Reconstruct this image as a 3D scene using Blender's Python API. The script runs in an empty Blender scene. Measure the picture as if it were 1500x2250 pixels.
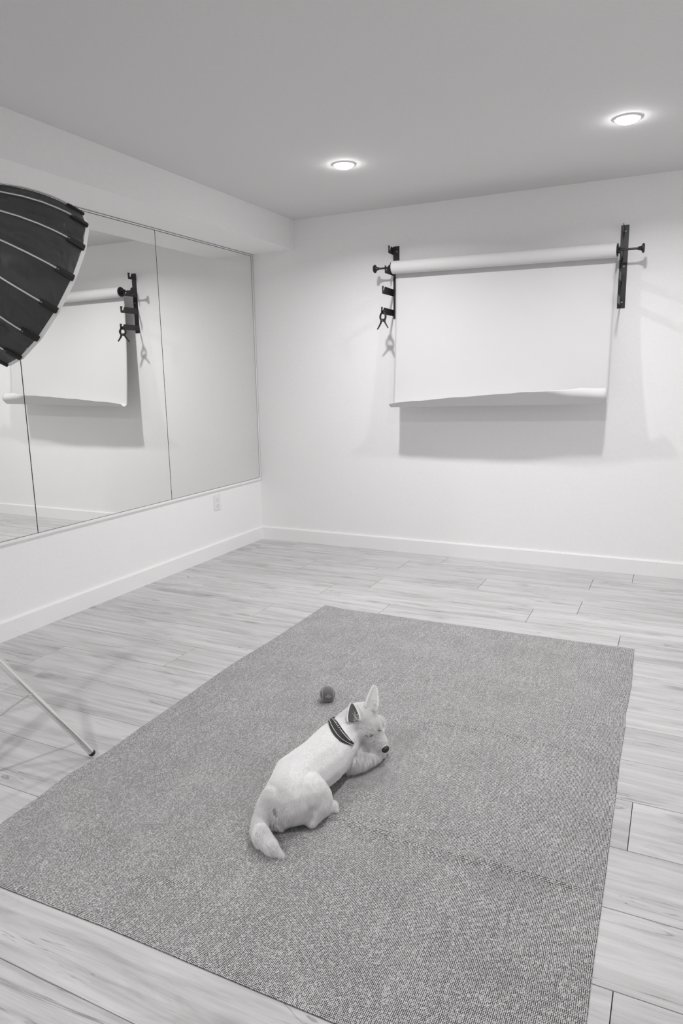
import bpy, bmesh, math, random
import numpy as np
from mathutils import Vector, Matrix, noise as mnoise
random.seed(7); rng = np.random.default_rng(11)
SC = bpy.context.scene
COL = SC.collection
PI = math.pi

# ---------------------------------------------------------------- camera
CROP = None            # (x0,y0,x1,y1) in 1500x2250 pixels for close test looks only
CAM = Vector((2.98907, -4.69641, 1.27072)); YAW, PITCH, ROLL, FPX = 0.45071, -0.19055, -0.01775, 1529.6
fw = Vector((-math.sin(YAW)*math.cos(PITCH), math.cos(YAW)*math.cos(PITCH), math.sin(PITCH)))
rt0 = Vector((math.cos(YAW), math.sin(YAW), 0)); up0 = rt0.cross(fw)
RT = rt0*math.cos(ROLL) + up0*math.sin(ROLL); UP = -rt0*math.sin(ROLL) + up0*math.cos(ROLL)
cd = bpy.data.cameras.new('camera'); cam = bpy.data.objects.new('camera', cd); COL.objects.link(cam)
cam.matrix_world = Matrix(((RT.x, UP.x, -fw.x, CAM.x), (RT.y, UP.y, -fw.y, CAM.y), (RT.z, UP.z, -fw.z, CAM.z), (0, 0, 0, 1)))
cd.sensor_fit = 'VERTICAL'; cd.sensor_height = 36; cd.sensor_width = 24; cd.lens = FPX*36/2250
cd.clip_start = 0.05; cd.clip_end = 50
if CROP:
    k = 2250/(CROP[3]-CROP[1]); cd.lens *= k
    cd.shift_x = ((CROP[0]+CROP[2])/2-750)/2250*k; cd.shift_y = -((CROP[1]+CROP[3])/2-1125)/2250*k
SC.camera = cam

def ray(px, py):
    return (fw + RT*((px-750)/FPX) - UP*((py-1125)/FPX))
def on(px, py, axis, val):      # where the sight line of a photo pixel meets a plane of the room (used for measuring)
    d = ray(px, py); return CAM + d*((val-CAM[axis])/d[axis])
def gz(px, py, z=0.0): return on(px, py, 2, z)

# ---------------------------------------------------------------- world, exposure, lamps
wd = bpy.data.worlds.new('world'); SC.world = wd; wd.use_nodes = True
wd.node_tree.nodes['Background'].inputs[0].default_value = (0.5, 0.49, 0.495, 1)
wd.node_tree.nodes['Background'].inputs[1].default_value = 0.3
vs = SC.view_settings; SC.display_settings.display_device = 'sRGB'
vs.view_transform = 'Standard'; vs.look = 'None'; vs.gamma = 1; vs.use_curve_mapping = False
vs.exposure = 0.07
try:
    cy = SC.cycles
    cy.use_denoising = True; cy.denoiser = 'OPENIMAGEDENOISE'; cy.denoising_input_passes = 'RGB_ALBEDO_NORMAL'
    cy.use_adaptive_sampling = True; cy.adaptive_threshold = .03; cy.adaptive_min_samples = 16
    cy.max_bounces = 8; cy.diffuse_bounces = 5; cy.glossy_bounces = 4; cy.caustics_reflective = True
    cy.blur_glossy = 0.0; cy.sample_clamp_indirect = 12; cy.use_light_tree = True
except Exception as e:
    print(e)

RX, RY, RZ = 3.96, -6.6, 2.40          # room: x 0..RX, y RY..0, z 0..RZ
SOF_D, SOF_Z = 0.372, 2.194
LAMP_W = 13.6
LAMPS = [(1.27, -1.04), (2.69, -1.04), (2.69, -2.46), (2.69, -4.1), (1.27, -5.0)]

# ---------------------------------------------------------------- helpers
def link(o, parent=None):
    COL.objects.link(o)
    if parent is not None: o.parent = parent
    return o
def tag(o, label=None, cat=None, group=None, kind=None):
    if label: o['label'] = label
    if cat: o['category'] = cat
    if group: o['group'] = group
    if kind: o['kind'] = kind
    return o
def empty(name, loc, label, cat, group=None):
    o = bpy.data.objects.new(name, None); o.empty_display_size = .05; COL.objects.link(o); o.location = loc
    return tag(o, label, cat, group)
def mesh_obj(name, bm, mat, parent=None, smooth=None, world=True):
    """link a bmesh in world coordinates as one object; a parent's location is taken off so it stays put"""
    me = bpy.data.meshes.new(name); bmesh.ops.recalc_face_normals(bm, faces=bm.faces[:]); bm.to_mesh(me); bm.free()
    if mat is not None:
        for m in (mat if isinstance(mat, (list, tuple)) else [mat]): me.materials.append(m)
    if smooth is not None:
        me.polygons.foreach_set('use_smooth', [True]*len(me.polygons))
        if smooth < 180:
            try: me.set_sharp_from_angle(angle=math.radians(smooth))
            except Exception: pass
    o = bpy.data.objects.new(name, me); link(o, parent)
    if parent is not None and world:
        off = Vector((0, 0, 0)); p = parent
        while p is not None: off += Vector(p.location); p = p.parent
        o.location = -off
    return o
def recenter(o):
    """move a mesh's origin to its bounds centre at the base"""
    me = o.data; co = np.empty(len(me.vertices)*3); me.vertices.foreach_get('co', co); co = co.reshape(-1, 3)
    c = np.array([(co[:, 0].min()+co[:, 0].max())/2, (co[:, 1].min()+co[:, 1].max())/2, co[:, 2].min()])
    co -= c; me.vertices.foreach_set('co', co.ravel()); me.update(); o.location = Vector(o.location)+Vector(c)
    return o
def box(bm, a, b, bev=0.0, mi=0):
    x0, y0, z0 = [min(a[i], b[i]) for i in range(3)]; x1, y1, z1 = [max(a[i], b[i]) for i in range(3)]
    vs_ = [bm.verts.new(p) for p in ((x0,y0,z0),(x1,y0,z0),(x1,y1,z0),(x0,y1,z0),(x0,y0,z1),(x1,y0,z1),(x1,y1,z1),(x0,y1,z1))]
    fs = [bm.faces.new([vs_[i] for i in f]) for f in ((0,3,2,1),(4,5,6,7),(0,1,5,4),(1,2,6,5),(2,3,7,6),(3,0,4,7))]
    for f in fs: f.material_index = mi
    if bev > 0:
        es = list({e for f in fs for e in f.edges})
        bmesh.ops.bevel(bm, geom=es, offset=bev, segments=1, affect='EDGES', profile=.7)
def frame_of(d):
    d = d.normalized(); a = Vector((0, 0, 1)) if abs(d.z) < .9 else Vector((1, 0, 0))
    u = d.cross(a).normalized(); return u, d.cross(u).normalized()
def tube(bm, pts, rad, n=12, caps=True, mi=0):
    pts = [Vector(p) for p in pts]; rings = []
    rs = rad if isinstance(rad, (list, tuple)) else [rad]*len(pts)
    d0 = (pts[1]-pts[0]); u, w = frame_of(d0)
    for i, p in enumerate(pts):
        d = (pts[min(i+1, len(pts)-1)]-pts[max(i-1, 0)]).normalized()
        u = (u - d*u.dot(d)).normalized(); w = d.cross(u)
        rings.append([bm.verts.new(p + (u*math.cos(2*PI*k/n)+w*math.sin(2*PI*k/n))*rs[i]) for k in range(n)])
    for a, b in zip(rings, rings[1:]):
        for k in range(n): bm.faces.new((a[k], a[(k+1) % n], b[(k+1) % n], b[k])).material_index = mi
    if caps:
        bm.faces.new(rings[0][::-1]).material_index = mi; bm.faces.new(rings[-1]).material_index = mi
def lathe(bm, base, axis, prof, n=24, mi=0):
    """prof: list of (distance along the axis, radius)"""
    u, w = frame_of(Vector(axis)); a = Vector(axis).normalized(); base = Vector(base); rings = []
    for t, r in prof:
        rings.append([bm.verts.new(base+a*t+(u*math.cos(2*PI*k/n)+w*math.sin(2*PI*k/n))*max(r, 1e-5)) for k in range(n)])
    for p, q in zip(rings, rings[1:]):
        for k in range(n): bm.faces.new((p[k], p[(k+1) % n], q[(k+1) % n], q[k])).material_index = mi
    bm.faces.new(rings[0][::-1]).material_index = mi; bm.faces.new(rings[-1]).material_index = mi
def prism(bm, poly, ext):
    """poly: 3-D outline, pushed along ext"""
    a = [bm.verts.new(p) for p in poly]; b = [bm.verts.new(Vector(p)+Vector(ext)) for p in poly]
    bm.faces.new(a[::-1]); bm.faces.new(b); n = len(a)
    for i in range(n): bm.faces.new((a[i], a[(i+1) % n], b[(i+1) % n], b[i]))

# ---------------------------------------------------------------- materials
TINT = (1.0, 0.993, 0.993)
def g(v): return (v*TINT[0], v*TINT[1], v*TINT[2], 1)
class NT:
    def __init__(s, name):
        s.m = bpy.data.materials.new(name); s.m.use_nodes = True; s.t = s.m.node_tree
        s.b = s.t.nodes['Principled BSDF']
    def n(s, typ, **kw):
        nd = s.t.nodes.new(typ)
        for k_, v in kw.items(): setattr(nd, k_, v)
        return nd
    def l(s, a, b): s.t.links.new(a, b)
    def math(s, op, a, b=None, c=None, clamp=False):
        nd = s.n('ShaderNodeMath', operation=op); nd.use_clamp = clamp
        for i, x in enumerate((a, b, c)):
            if x is None: continue
            if isinstance(x, (int, float)): nd.inputs[i].default_value = x
            else: s.l(x, nd.inputs[i])
        return nd.outputs[0]
    def noise(s, vec, scale, detail=3, rough=.5, dist=0):
        nd = s.n('ShaderNodeTexNoise'); nd.inputs['Scale'].default_value = scale; nd.inputs['Detail'].default_value = detail
        nd.inputs['Roughness'].default_value = rough; nd.inputs['Distortion'].default_value = dist
        if vec is not None: s.l(vec, nd.inputs['Vector'])
        return nd.outputs['Fac']
    def mapr(s, x, a, b, c, d):
        nd = s.n('ShaderNodeMapRange'); s.l(x, nd.inputs[0])
        for i, v in enumerate((a, b, c, d)): nd.inputs[i+1].default_value = v
        return nd.outputs[0]
    def gray(s, x):
        nd = s.n('ShaderNodeCombineColor')
        for i in range(3): s.l(s.math('MULTIPLY', x, TINT[i]), nd.inputs[i])
        return nd.outputs[0]
    def bump(s, h, strength=.2, dist=.001):
        nd = s.n('ShaderNodeBump'); nd.inputs['Strength'].default_value = strength; nd.inputs['Distance'].default_value = dist
        s.l(h, nd.inputs['Height']); s.l(nd.outputs[0], s.b.inputs['Normal'])
def plain(name, v, rough=.5, metal=0, spec=.5, bump=None):
    t = NT(name); t.b.inputs['Base Color'].default_value = g(v); t.b.inputs['Roughness'].default_value = rough
    t.b.inputs['Metallic'].default_value = metal; t.b.inputs['Specular IOR Level'].default_value = spec
    if bump:
        co = t.n('ShaderNodeTexCoord').outputs['Object']; h = t.noise(co, bump[0], 4); t.bump(h, bump[1], bump[2])
        t.l(t.gray(t.mapr(t.noise(co, bump[0]*.2, 2), 0, 1, v*.97, v*1.03)), t.b.inputs['Base Color'])
    return t.m
M = {}
M['wall'] = plain('wall_paint', .88, .6, spec=.25, bump=(260, .12, .0006))
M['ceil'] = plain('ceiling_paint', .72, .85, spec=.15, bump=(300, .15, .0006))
M['trim'] = plain('trim_paint', .87, .38, spec=.4)
M['black'] = plain('black_powder_coat', .018, .38, spec=.5, bump=(500, .2, .0004))
M['blackplastic'] = plain('black_plastic', .014, .42)
M['steel'] = plain('bright_screw', .75, .3, metal=1)
M['chrome'] = plain('chrome', .80, .08, metal=1)
M['rubber'] = plain('rubber', .02, .7)
M['gap'] = plain('mirror_backing', .03, .6)
M['plastic'] = plain('white_plastic', .80, .35)
M['slot'] = plain('slot_shadow_plastic', .25, .6)
M['nail'] = plain('nail_filler', .45, .7)
# mirror
t = NT('mirror_glass'); t.b.inputs['Base Color'].default_value = g(.90); t.b.inputs['Metallic'].default_value = 1; t.b.inputs['Roughness'].default_value = 0.0
M['mirror'] = t.m
# lamp lens
t = NT('lamp_lens'); t.b.inputs['Base Color'].default_value = g(.9); t.b.inputs['Emission Color'].default_value = g(1.0); t.b.inputs['Emission Strength'].default_value = 68.0
M['lens'] = t.m
# paper
t = NT('seamless_paper'); co = t.n('ShaderNodeTexCoord').outputs['Object']
t.b.inputs['Base Color'].default_value = g(.67); t.b.inputs['Roughness'].default_value = .75; t.b.inputs['Specular IOR Level'].default_value = .2
t.bump(t.noise(co, 9, 2), .12, .01)
M['paper'] = t.m
# planks: pale maple laminate with grey streaks, hairline cracks and small knots
def plank_mat():
    t = NT('pale_laminate'); oi = t.n('ShaderNodeObjectInfo').outputs['Random']; co = t.n('ShaderNodeTexCoord').outputs['Object']
    off = t.n('ShaderNodeCombineXYZ'); t.l(t.math('MULTIPLY', oi, 37.0), off.inputs[0]); t.l(t.math('MULTIPLY', oi, 91.0), off.inputs[1]); t.l(t.math('MULTIPLY', oi, 13.0), off.inputs[2])
    ad = t.n('ShaderNodeVectorMath', operation='ADD'); t.l(co, ad.inputs[0]); t.l(off.outputs[0], ad.inputs[1])
    def sc(x, y):
        nd = t.n('ShaderNodeVectorMath', operation='MULTIPLY'); t.l(ad.outputs[0], nd.inputs[0]); nd.inputs[1].default_value = (x, y, 1); return nd.outputs[0]
    a = t.noise(sc(.85, 13), 1.6, 5, .58, 1.1)          # wide soft streaks
    b = t.noise(sc(1.8, 46), 2.0, 4, .65, .7)         # grain
    c = t.noise(sc(6, 160), 2.0, 2, .5)              # fine fibre
    v = t.mapr(a, .38, .68, 0.0, 1.0)
    tone = t.math('ADD', t.math('MULTIPLY', v, -.15), .575)
    tone = t.math('ADD', tone, t.math('MULTIPLY', t.math('SUBTRACT', b, .5), -.15))
    tone = t.math('ADD', tone, t.math('MULTIPLY', t.math('SUBTRACT', c, .5), -.07))
    # hairline cracks: thin contour of a stretched noise, only in a few places
    d = t.noise(sc(.55, 8), 1.8, 3, .6, .9)
    line = t.mapr(t.math('ABSOLUTE', t.math('SUBTRACT', d, .5)), 0.0, .009, 1.0, 0.0)
    mask = t.mapr(t.noise(sc(.8, 3.5), 2.1, 1), .50, .60, 0, 1)
    crack = t.math('MULTIPLY', line, mask)
    sm = t.mapr(t.noise(sc(1.6, 8), 1.5, 4, .6, .8), .55, .72, 0, 1); tone = t.math('SUBTRACT', tone, t.math('MULTIPLY', sm, .13))
    d2 = t.noise(sc(.45, 11), 1.5, 4, .62, .7)
    crack2 = t.math('MULTIPLY', t.mapr(t.math('ABSOLUTE', t.math('SUBTRACT', d2, .47)), 0.0, .006, .8, 0.0), t.mapr(t.noise(sc(1.3, 5), 1.7, 1), .52, .62, 0, 1))
    crack = t.math('MAXIMUM', crack, crack2)
    tone = t.math('SUBTRACT', tone, t.math('MULTIPLY', crack, .24))
    # knots
    vo = t.n('ShaderNodeTexVoronoi'); t.l(sc(1.9, 5.2), vo.inputs['Vector']); vo.inputs['Scale'].default_value = 1.3
    kn = t.mapr(t.math('ADD', vo.outputs['Distance'], t.math('MULTIPLY', t.math('SUBTRACT', b, .5), .25)), .03, .17, 1.0, 0.0)
    tone = t.math('SUBTRACT', tone, t.math('MULTIPLY', kn, .14))
    tone = t.math('ADD', tone, t.math('MULTIPLY', t.math('SUBTRACT', oi, .5), .05))
    t.l(t.gray(t.math('MAXIMUM', tone, .08)), t.b.inputs['Base Color'])
    t.b.inputs['Roughness'].default_value = .42; t.b.inputs['Specular IOR Level'].default_value = .35
    t.bump(t.math('SUBTRACT', t.math('MULTIPLY', c, .3), crack), .25, .0006)
    return t.m
M['plank'] = plank_mat()
M['joint'] = plain('plank_joint', .12, .8)
# rug: salt and pepper basket weave, one stitch about 5 mm
def rug_mat():
    t = NT('woven_rug'); uv = t.n('ShaderNodeTexCoord').outputs['UV']
    sep = t.n('ShaderNodeSeparateXYZ'); t.l(uv, sep.inputs[0])
    wob = t.noise(uv, 14, 2)
    P = 0.0038
    sx = t.math('ADD', t.math('DIVIDE', sep.outputs[0], P), t.math('MULTIPLY', wob, 1.2))
    sy = t.math('ADD', t.math('DIVIDE', sep.outputs[1], P), t.math('MULTIPLY', wob, 1.2))
    cx, cy_ = t.math('FLOOR', sx), t.math('FLOOR', sy); fx, fy = t.math('FRACT', sx), t.math('FRACT', sy)
    def rnd(ax, ay, s):
        cb = t.n('ShaderNodeCombineXYZ'); t.l(ax, cb.inputs[0]); t.l(ay, cb.inputs[1]); cb.inputs[2].default_value = s
        w = t.n('ShaderNodeTexWhiteNoise', noise_dimensions='3D'); t.l(cb.outputs[0], w.inputs['Vector']); return w.outputs['Value']
    hx = t.mapr(fx, .50, .66, 0, 1)      # the slot right of a stitch
    hy = t.mapr(fy, .54, .70, 0, 1)      # the slot above it
    big = t.noise(uv, 6, 4); streak_v = t.n('ShaderNodeVectorMath', operation='MULTIPLY'); t.l(uv, streak_v.inputs[0]); streak_v.inputs[1].default_value = (110, 6, 1)
    st = t.noise(streak_v.outputs[0], 1, 2)
    rx = t.mapr(t.math('ADD', rnd(cx, cy_, 1.5), t.math('MULTIPLY', t.math('SUBTRACT', st, .5), 1.0)), .05, .55,  .42, 1.0)
    ry = t.mapr(t.math('ADD', rnd(cx, cy_, 7.5), t.math('MULTIPLY', t.math('SUBTRACT', big, .5), 1.2)), .15, .75, .38, 1.0)
    dark = t.math('MAXIMUM', t.math('MULTIPLY', hx, rx), t.math('MULTIPLY', hy, ry))
    light = t.math('ADD', .55, t.math('MULTIPLY', rnd(cx, cy_, 3.5), .19))
    val = t.math('ADD', t.math('MULTIPLY', t.math('SUBTRACT', 1.0, dark), light), t.math('MULTIPLY', dark, .04))
    t.l(t.gray(val), t.b.inputs['Base Color'])
    t.b.inputs['Roughness'].default_value = .95; t.b.inputs['Specular IOR Level'].default_value = .1
    t.bump(t.math('SUBTRACT', 1.0, dark), .5, .0015)
    return t.m
M['rug'] = rug_mat()
M['rugedge'] = plain('rug_edge_shade', .06, .9)  # rug side coloured dark for the thin shadow along its edge
# softbox fabric, with fine creases
t = NT('softbox_fabric'); co = t.n('ShaderNodeTexCoord').outputs['Object']
t.b.inputs['Base Color'].default_value = g(.048); t.b.inputs['Roughness'].default_value = .48; t.b.inputs['Specular IOR Level'].default_value = .35
st_ = t.n('ShaderNodeVectorMath', operation='MULTIPLY'); t.l(co, st_.inputs[0]); st_.inputs[1].default_value = (1, 1, .16)
t.bump(t.math('ADD', t.noise(st_.outputs[0], 22, 2, .5, .5), t.math('MULTIPLY', t.noise(co, 14, 2, .5, 1.0), .5)), .8, .012)
M['fabric'] = t.m
M['pocket'] = plain('webbing', .012, .75)
M['diffuser'] = plain('white_diffuser_cloth', .75, .8)
M['rib'] = plain('grey_rib', .62, .35, metal=.6)
M['lid'] = plain('eyelid', .05, .5)
M['nose'] = plain('nose_leather', .012, .38, bump=(700, .5, .001))
M['skin'] = plain('dog_coat_skin', .80, .8, spec=.2)
M['skinbody'] = plain('dog_body_skin', .80, .8, spec=.2)
M['earshaded'] = plain('ear_inside', .07, .7)  # ear lining with shade put into the colour; its lit copy follows
M['earlit'] = plain('ear_inside_lit', .55, .75)
M['seat'] = plain('dog_bare_skin', .30, .7)
M['collar'] = plain('collar_webbing', .012, .7, bump=(900, .4, .0008))
M['thread'] = plain('collar_white_thread', .75, .7)
t = NT('dog_hair'); t.b.inputs['Base Color'].default_value = g(.91); t.b.inputs['Roughness'].default_value = .7; t.b.inputs['Specular IOR Level'].default_value = .15
tr_ = t.n('ShaderNodeBsdfTranslucent'); tr_.inputs[0].default_value = g(.93); mx_ = t.n('ShaderNodeMixShader'); mx_.inputs[0].default_value = .32
t.l(t.b.outputs[0], mx_.inputs[1]); t.l(tr_.outputs[0], mx_.inputs[2]); t.l(mx_.outputs[0], t.t.nodes['Material Output'].inputs[0])
M['hair'] = t.m
t = NT('tennis_felt'); co = t.n('ShaderNodeTexCoord').outputs['Object']
t.b.inputs['Base Color'].default_value = g(.14); t.b.inputs['Roughness'].default_value = 1; t.b.inputs['Sheen Weight'].default_value = .6
t.bump(t.noise(co, 420, 4), .8, .0015)
M['felt'] = t.m
M['seam'] = plain('ball_seam', .42, .8)
M['print'] = plain('ball_print', .32, .8)

# ================================================================ SETTING
T = .12
def slab(name, a, b, mat, **k):
    bm = bmesh.new(); box(bm, a, b); o = mesh_obj(name, bm, mat); tag(o, kind='structure', **k); return o
slab('wall_back', (-T, 0, -.1), (RX+T, T, RZ+.1), M['wall'], label='white painted back wall behind the paper backdrop')
slab('wall_left', (-T, RY, -.1), (0, 0, RZ+.1), M['wall'], label='white painted left wall that carries the mirror')
slab('wall_right', (RX, RY, -.1), (RX+T, 0, RZ+.1), M['wall'], label='white painted right wall')
slab('wall_front', (-T, RY-T, -.1), (RX+T, RY, RZ+.1), M['wall'], label='white painted wall behind the camera')
slab('ceiling', (0, RY, RZ), (RX, 0, RZ+.1), M['ceil'], label='flat pale ceiling with recessed lamps')
slab('trim_1', (0, RY, SOF_Z), (SOF_D, 0, RZ), M['wall'], label='boxed soffit running above the mirror along the left wall')
floor = slab('floor', (0, RY, -.10), (RX, 0, -.012), M['joint'], label='pale wood laminate plank floor')

# baseboards with an eased top edge
def baseboard(name, p0, p1, inward, label):
    bm = bmesh.new(); p0, p1, n_ = Vector(p0), Vector(p1), Vector(inward)
    prof = [(0, 0), (.014, 0), (.014, .094), (.010, .1015), (0, .1015)]
    a = [bm.verts.new(p0+n_*x+Vector((0, 0, z))) for x, z in prof]; b = [bm.verts.new(p1+n_*x+Vector((0, 0, z))) for x, z in prof]
    bm.faces.new(a); bm.faces.new(b[::-1])
    for i in range(5): bm.faces.new((a[i], a[(i+1) % 5], b[(i+1) % 5], b[i]))
    return tag(mesh_obj(name, bm, M['trim']), label, kind='structure')
bbB = baseboard('baseboard_back', (0, 0, 0), (RX, 0, 0), (0, -1, 0), 'white baseboard along the back wall')
bbL = baseboard('baseboard_left', (0, -.014, 0), (0, RY, 0), (1, 0, 0), 'white baseboard along the left wall')
def nail(parent, p, nrm):
    bm = bmesh.new(); lathe(bm, Vector(p)-Vector(nrm)*.001, nrm, [(0, .0016), (.0014, .0016)], 8); mesh_obj('nail_head', bm, M['nail'], parent)
for px, py in ((894, 1206), (1013, 1201), (1149, 1214), (1300, 1228), (1297, 1245), (1442, 1240), (1439, 1257), (700, 1188)):
    p = on(px, py, 1, -.014); nail(bbB, (p.x, -.014, min(max(p.z, .012), .085)), (0, -1, 0))
for px, py in ((35, 1365), (50, 1363), (37, 1388), (177, 1331), (176, 1317), (298, 1269)):
    p = on(px, py, 0, .014); nail(bbL, (.014, p.y, min(max(p.z, .012), .085)), (1, 0, 0))

# floor planks, one object each
PW, PL, GAP = .2404, 1.2225, .0010
joints = {0: 1.574, 1: 2.572, 2: 1.955, 3: 1.342, 4: 2.337, 5: 1.578, 6: .960, 7: 1.262, 8: 1.255, 9: .955, 10: .35, 11: 2.941, 12: 1.35, 13: 1.29, 14: 2.945, 15: 2.60, 16: 2.62, 17: 1.3}
full = None
row = 0; y1 = -.001
while y1 > RY+.02:
    y0 = max(-.215-PW*row, RY)
    j = joints.get(row, (row*.613) % PL); x = (j % PL) - PL
    while x < RX:
        a, b = max(x, .001), min(x+PL, RX-.001)
        if b-a > .02:
            isf = abs((b-a)-PL) < 1e-6 and abs((y1-y0)-PW) < 1e-6
            if isf and full is not None: me = full
            else:
                bm = bmesh.new(); w2, h2 = (b-a)/2-GAP, (y1-y0)/2-GAP
                box(bm, (-w2, -h2, -.0115), (w2, h2, 0), .0007)
                me = bpy.data.meshes.new('plank'); bmesh.ops.recalc_face_normals(bm, faces=bm.faces[:]); bm.to_mesh(me); bm.free(); me.materials.append(M['plank'])
                if isf: full = me
            o = bpy.data.objects.new('plank', me); link(o, floor); o.location = ((a+b)/2, (y0+y1)/2, 0)
        x += PL
    y1 = y0; row += 1

# ================================================================ MIRROR on the left wall
MA, MW, MZ0, MZ1, FZ0 = .0217, 1.0802, .502, 2.180, .4834
MTOP = SOF_Z - .0008
mir = empty('wall_mirror', (0, -(MA+1.5*MW), FZ0), 'wide wall mirror of three tall panels in a thin white frame on the left wall', 'mirror')
bm = bmesh.new(); box(bm, (0.0005, -MA-3*MW-.002, MZ0-.002), (.003, -MA+.0062, MZ1+.004)); mesh_obj('backing', bm, M['gap'], mir)
bm = bmesh.new()
box(bm, (.0005, -MA-3*MW-.02, FZ0), (.011, -.006, MZ0-.003), .0012)                        # bottom channel
box(bm, (.0005, -MA-3*MW-.02, MZ1+.0035), (.010, -.006, MTOP-.002), .0010)                    # top channel
box(bm, (.0005, -MA+.0065, MZ0-.003), (.010, -.006, MZ1+.0035), .0010)                   # right stile
mesh_obj('frame', bm, M['trim'], mir)
bm = bmesh.new(); box(bm, (.0005, -MA-3*MW-.02, FZ0-.008), (.006, -.006, FZ0), .0008); mesh_obj('lower_lip', bm, M['trim'], mir)
bm = bmesh.new(); box(bm, (.0005, -MA-3*MW-.02, MTOP-.002), (.007, -.004, MTOP)); mesh_obj('top_seam', bm, M['gap'], mir)
bm = bmesh.new(); box(bm, (.0005, -.006, FZ0), (.006, -.0035, MTOP-.002)); mesh_obj('side_seam', bm, M['gap'], mir)
for i in range(3):
    bm = bmesh.new(); e = .0024
    box(bm, (.003, -MA-(i+1)*MW+e, MZ0), (.008, -MA-i*MW-e, MZ1), .0006); mesh_obj('mirror_panel', bm, M['mirror'], mir)

# ================================================================ OUTLET
out = empty('wall_outlet', (0, -.5975, .34), 'white double wall outlet on the left wall below the mirror near the corner', 'outlet')
bm = bmesh.new(); box(bm, (0, -.636, .340), (.005, -.559, .455), .0018); mesh_obj('cover_plate', bm, M['plastic'], out)
for zc in (.375, .420):
    bm = bmesh.new(); lathe(bm, (.0045, -.5975, zc), (1, 0, 0), [(0, .0165), (.0022, .0165), (.0028, .0155)], 20); rc = mesh_obj('receptacle', bm, M['plastic'], out, 40)
    bm = bmesh.new()
    for dy in (-.006, .006): box(bm, (.0070, -.5975+dy-.0011, zc-.001), (.0076, -.5975+dy+.0011, zc+.008))
    lathe(bm, (.0070, -.5975, zc-.008), (1, 0, 0), [(0, .0026), (.0006, .0026)], 10)
    s_ = mesh_obj('slot', bm, M['slot'], rc)
bm = bmesh.new(); lathe(bm, (.0045, -.5975, .3975), (1, 0, 0), [(0, .003), (.0012, .0028)], 10); mesh_obj('screw', bm, M['plastic'], out)

# ================================================================ CEILING LAMPS
def make_lamp():
    e = bpy.data.objects.new('recessed_light', None); COL.objects.link(e)
    bm = bmesh.new()                                    # trim ring, flat with an eased edge
    u = 40; R0, R1 = .050, .062
    rings = [[bm.verts.new((r*math.cos(2*PI*k/u), r*math.sin(2*PI*k/u), z)) for k in range(u)] for r, z in ((R0, -.0005), (R0, -.004), (R0+.003, -.006), (R1-.003, -.005), (R1, -.0005))]
    for a, b in zip(rings, rings[1:]+rings[:1]):
        for k in range(u): bm.faces.new((a[k], a[(k+1) % u], b[(k+1) % u], b[k]))
    mesh_obj('trim_ring', bm, M['trim'], e, 50, world=False)
    bm = bmesh.new()                                    # opal lens, bulging a little below the ring
    lathe(bm, (0, 0, 0), (0, 0, -1), [(.0006, R0*.995), (.008, R0*.97), (.014, R0*.86), (.0185, R0*.62), (.0205, R0*.3), (.021, .001)], 36)
    mesh_obj('lens', bm, M['lens'], e, 60, world=False)
    ld = bpy.data.lights.new('downlight', 'AREA'); ld.shape = 'DISK'; ld.size = .094; ld.energy = LAMP_W; ld.color = TINT; ld.spread = math.radians(155)
    lo = bpy.data.objects.new('lamp_light', ld); COL.objects.link(lo); lo.parent = e; lo.location = (0, 0, -.0225)
    return e
lamp0 = make_lamp()
names_l = {(1.27, -1.04): 'round recessed ceiling light nearer the room corner, left of the two in view',
           (2.69, -1.04): 'round recessed ceiling light at upper right, above the right end of the backdrop'}
names_l2 = dict(names_l); names_l2.update({(2.69, -2.46): 'round recessed ceiling light just above the top edge of the picture', (2.69, -4.1): 'round recessed ceiling light over the photographer, above the near right end of the rug', (1.27, -5.0): 'round recessed ceiling light at the back of the room, left of the photographer'})
for i, (x, y) in enumerate(LAMPS):
    if i == 0: e = lamp0
    else:
        e = lamp0.copy(); COL.objects.link(e)
        for ch in lamp0.children:
            c = ch.copy(); COL.objects.link(c); c.parent = e
    e.location = (x, y, RZ)
    if True:
        for ch in e.children:
            if ch.type == 'LIGHT':
                ch.data = ch.data.copy(); ch.data.energy = LAMP_W*{(1.27, -1.04): 1.22, (2.69, -1.04): .86, (2.69, -2.46): .85, (2.69, -4.1): .2, (1.27, -5.0): 1.7}[(x, y)]
    tag(e, names_l2[(x, y)], 'ceiling light', 'recessed downlights in the ceiling')

# ================================================================ RUG
RGX0, RGX1, RGY0, RGY1 = 1.258, 2.890, -3.662, -1.335
ridges = []
def ridge(pts, h, w): ridges.append(([gz(*p) for p in pts], h, w))
ridge([(620, 1775), (740, 1800), (880, 1850), (1010, 1888), (1130, 1915), (1290, 1965)], .010, .016)
ridge([(690, 1755), (800, 1795), (900, 1820), (1010, 1835)], .006, .022)
ridge([(870, 1575), (960, 1590), (1060, 1605), (1180, 1632), (1300, 1668)], .007, .020)
ridge([(880, 1500), (1000, 1478), (1090, 1500), (1220, 1508)], .005, .024)
ridge([(890, 1450), (1010, 1430)], .004, .03)
ridge([(1215, 1594), (1258, 1602)], .005, .008)
ridge([(120, 1850), (170, 1856), (215, 1868)], .005, .016)
ridge([(270, 1925), (350, 1932), (450, 1945)], .005, .016)
ridge([(1250, 1803), (1305, 1806)], .004, .008)
ridge([(440, 1700), (560, 1680), (640, 1640)], .004, .03)
ridge([(980, 1700), (1100, 1730), (1200, 1790)], .004, .035)
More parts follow.
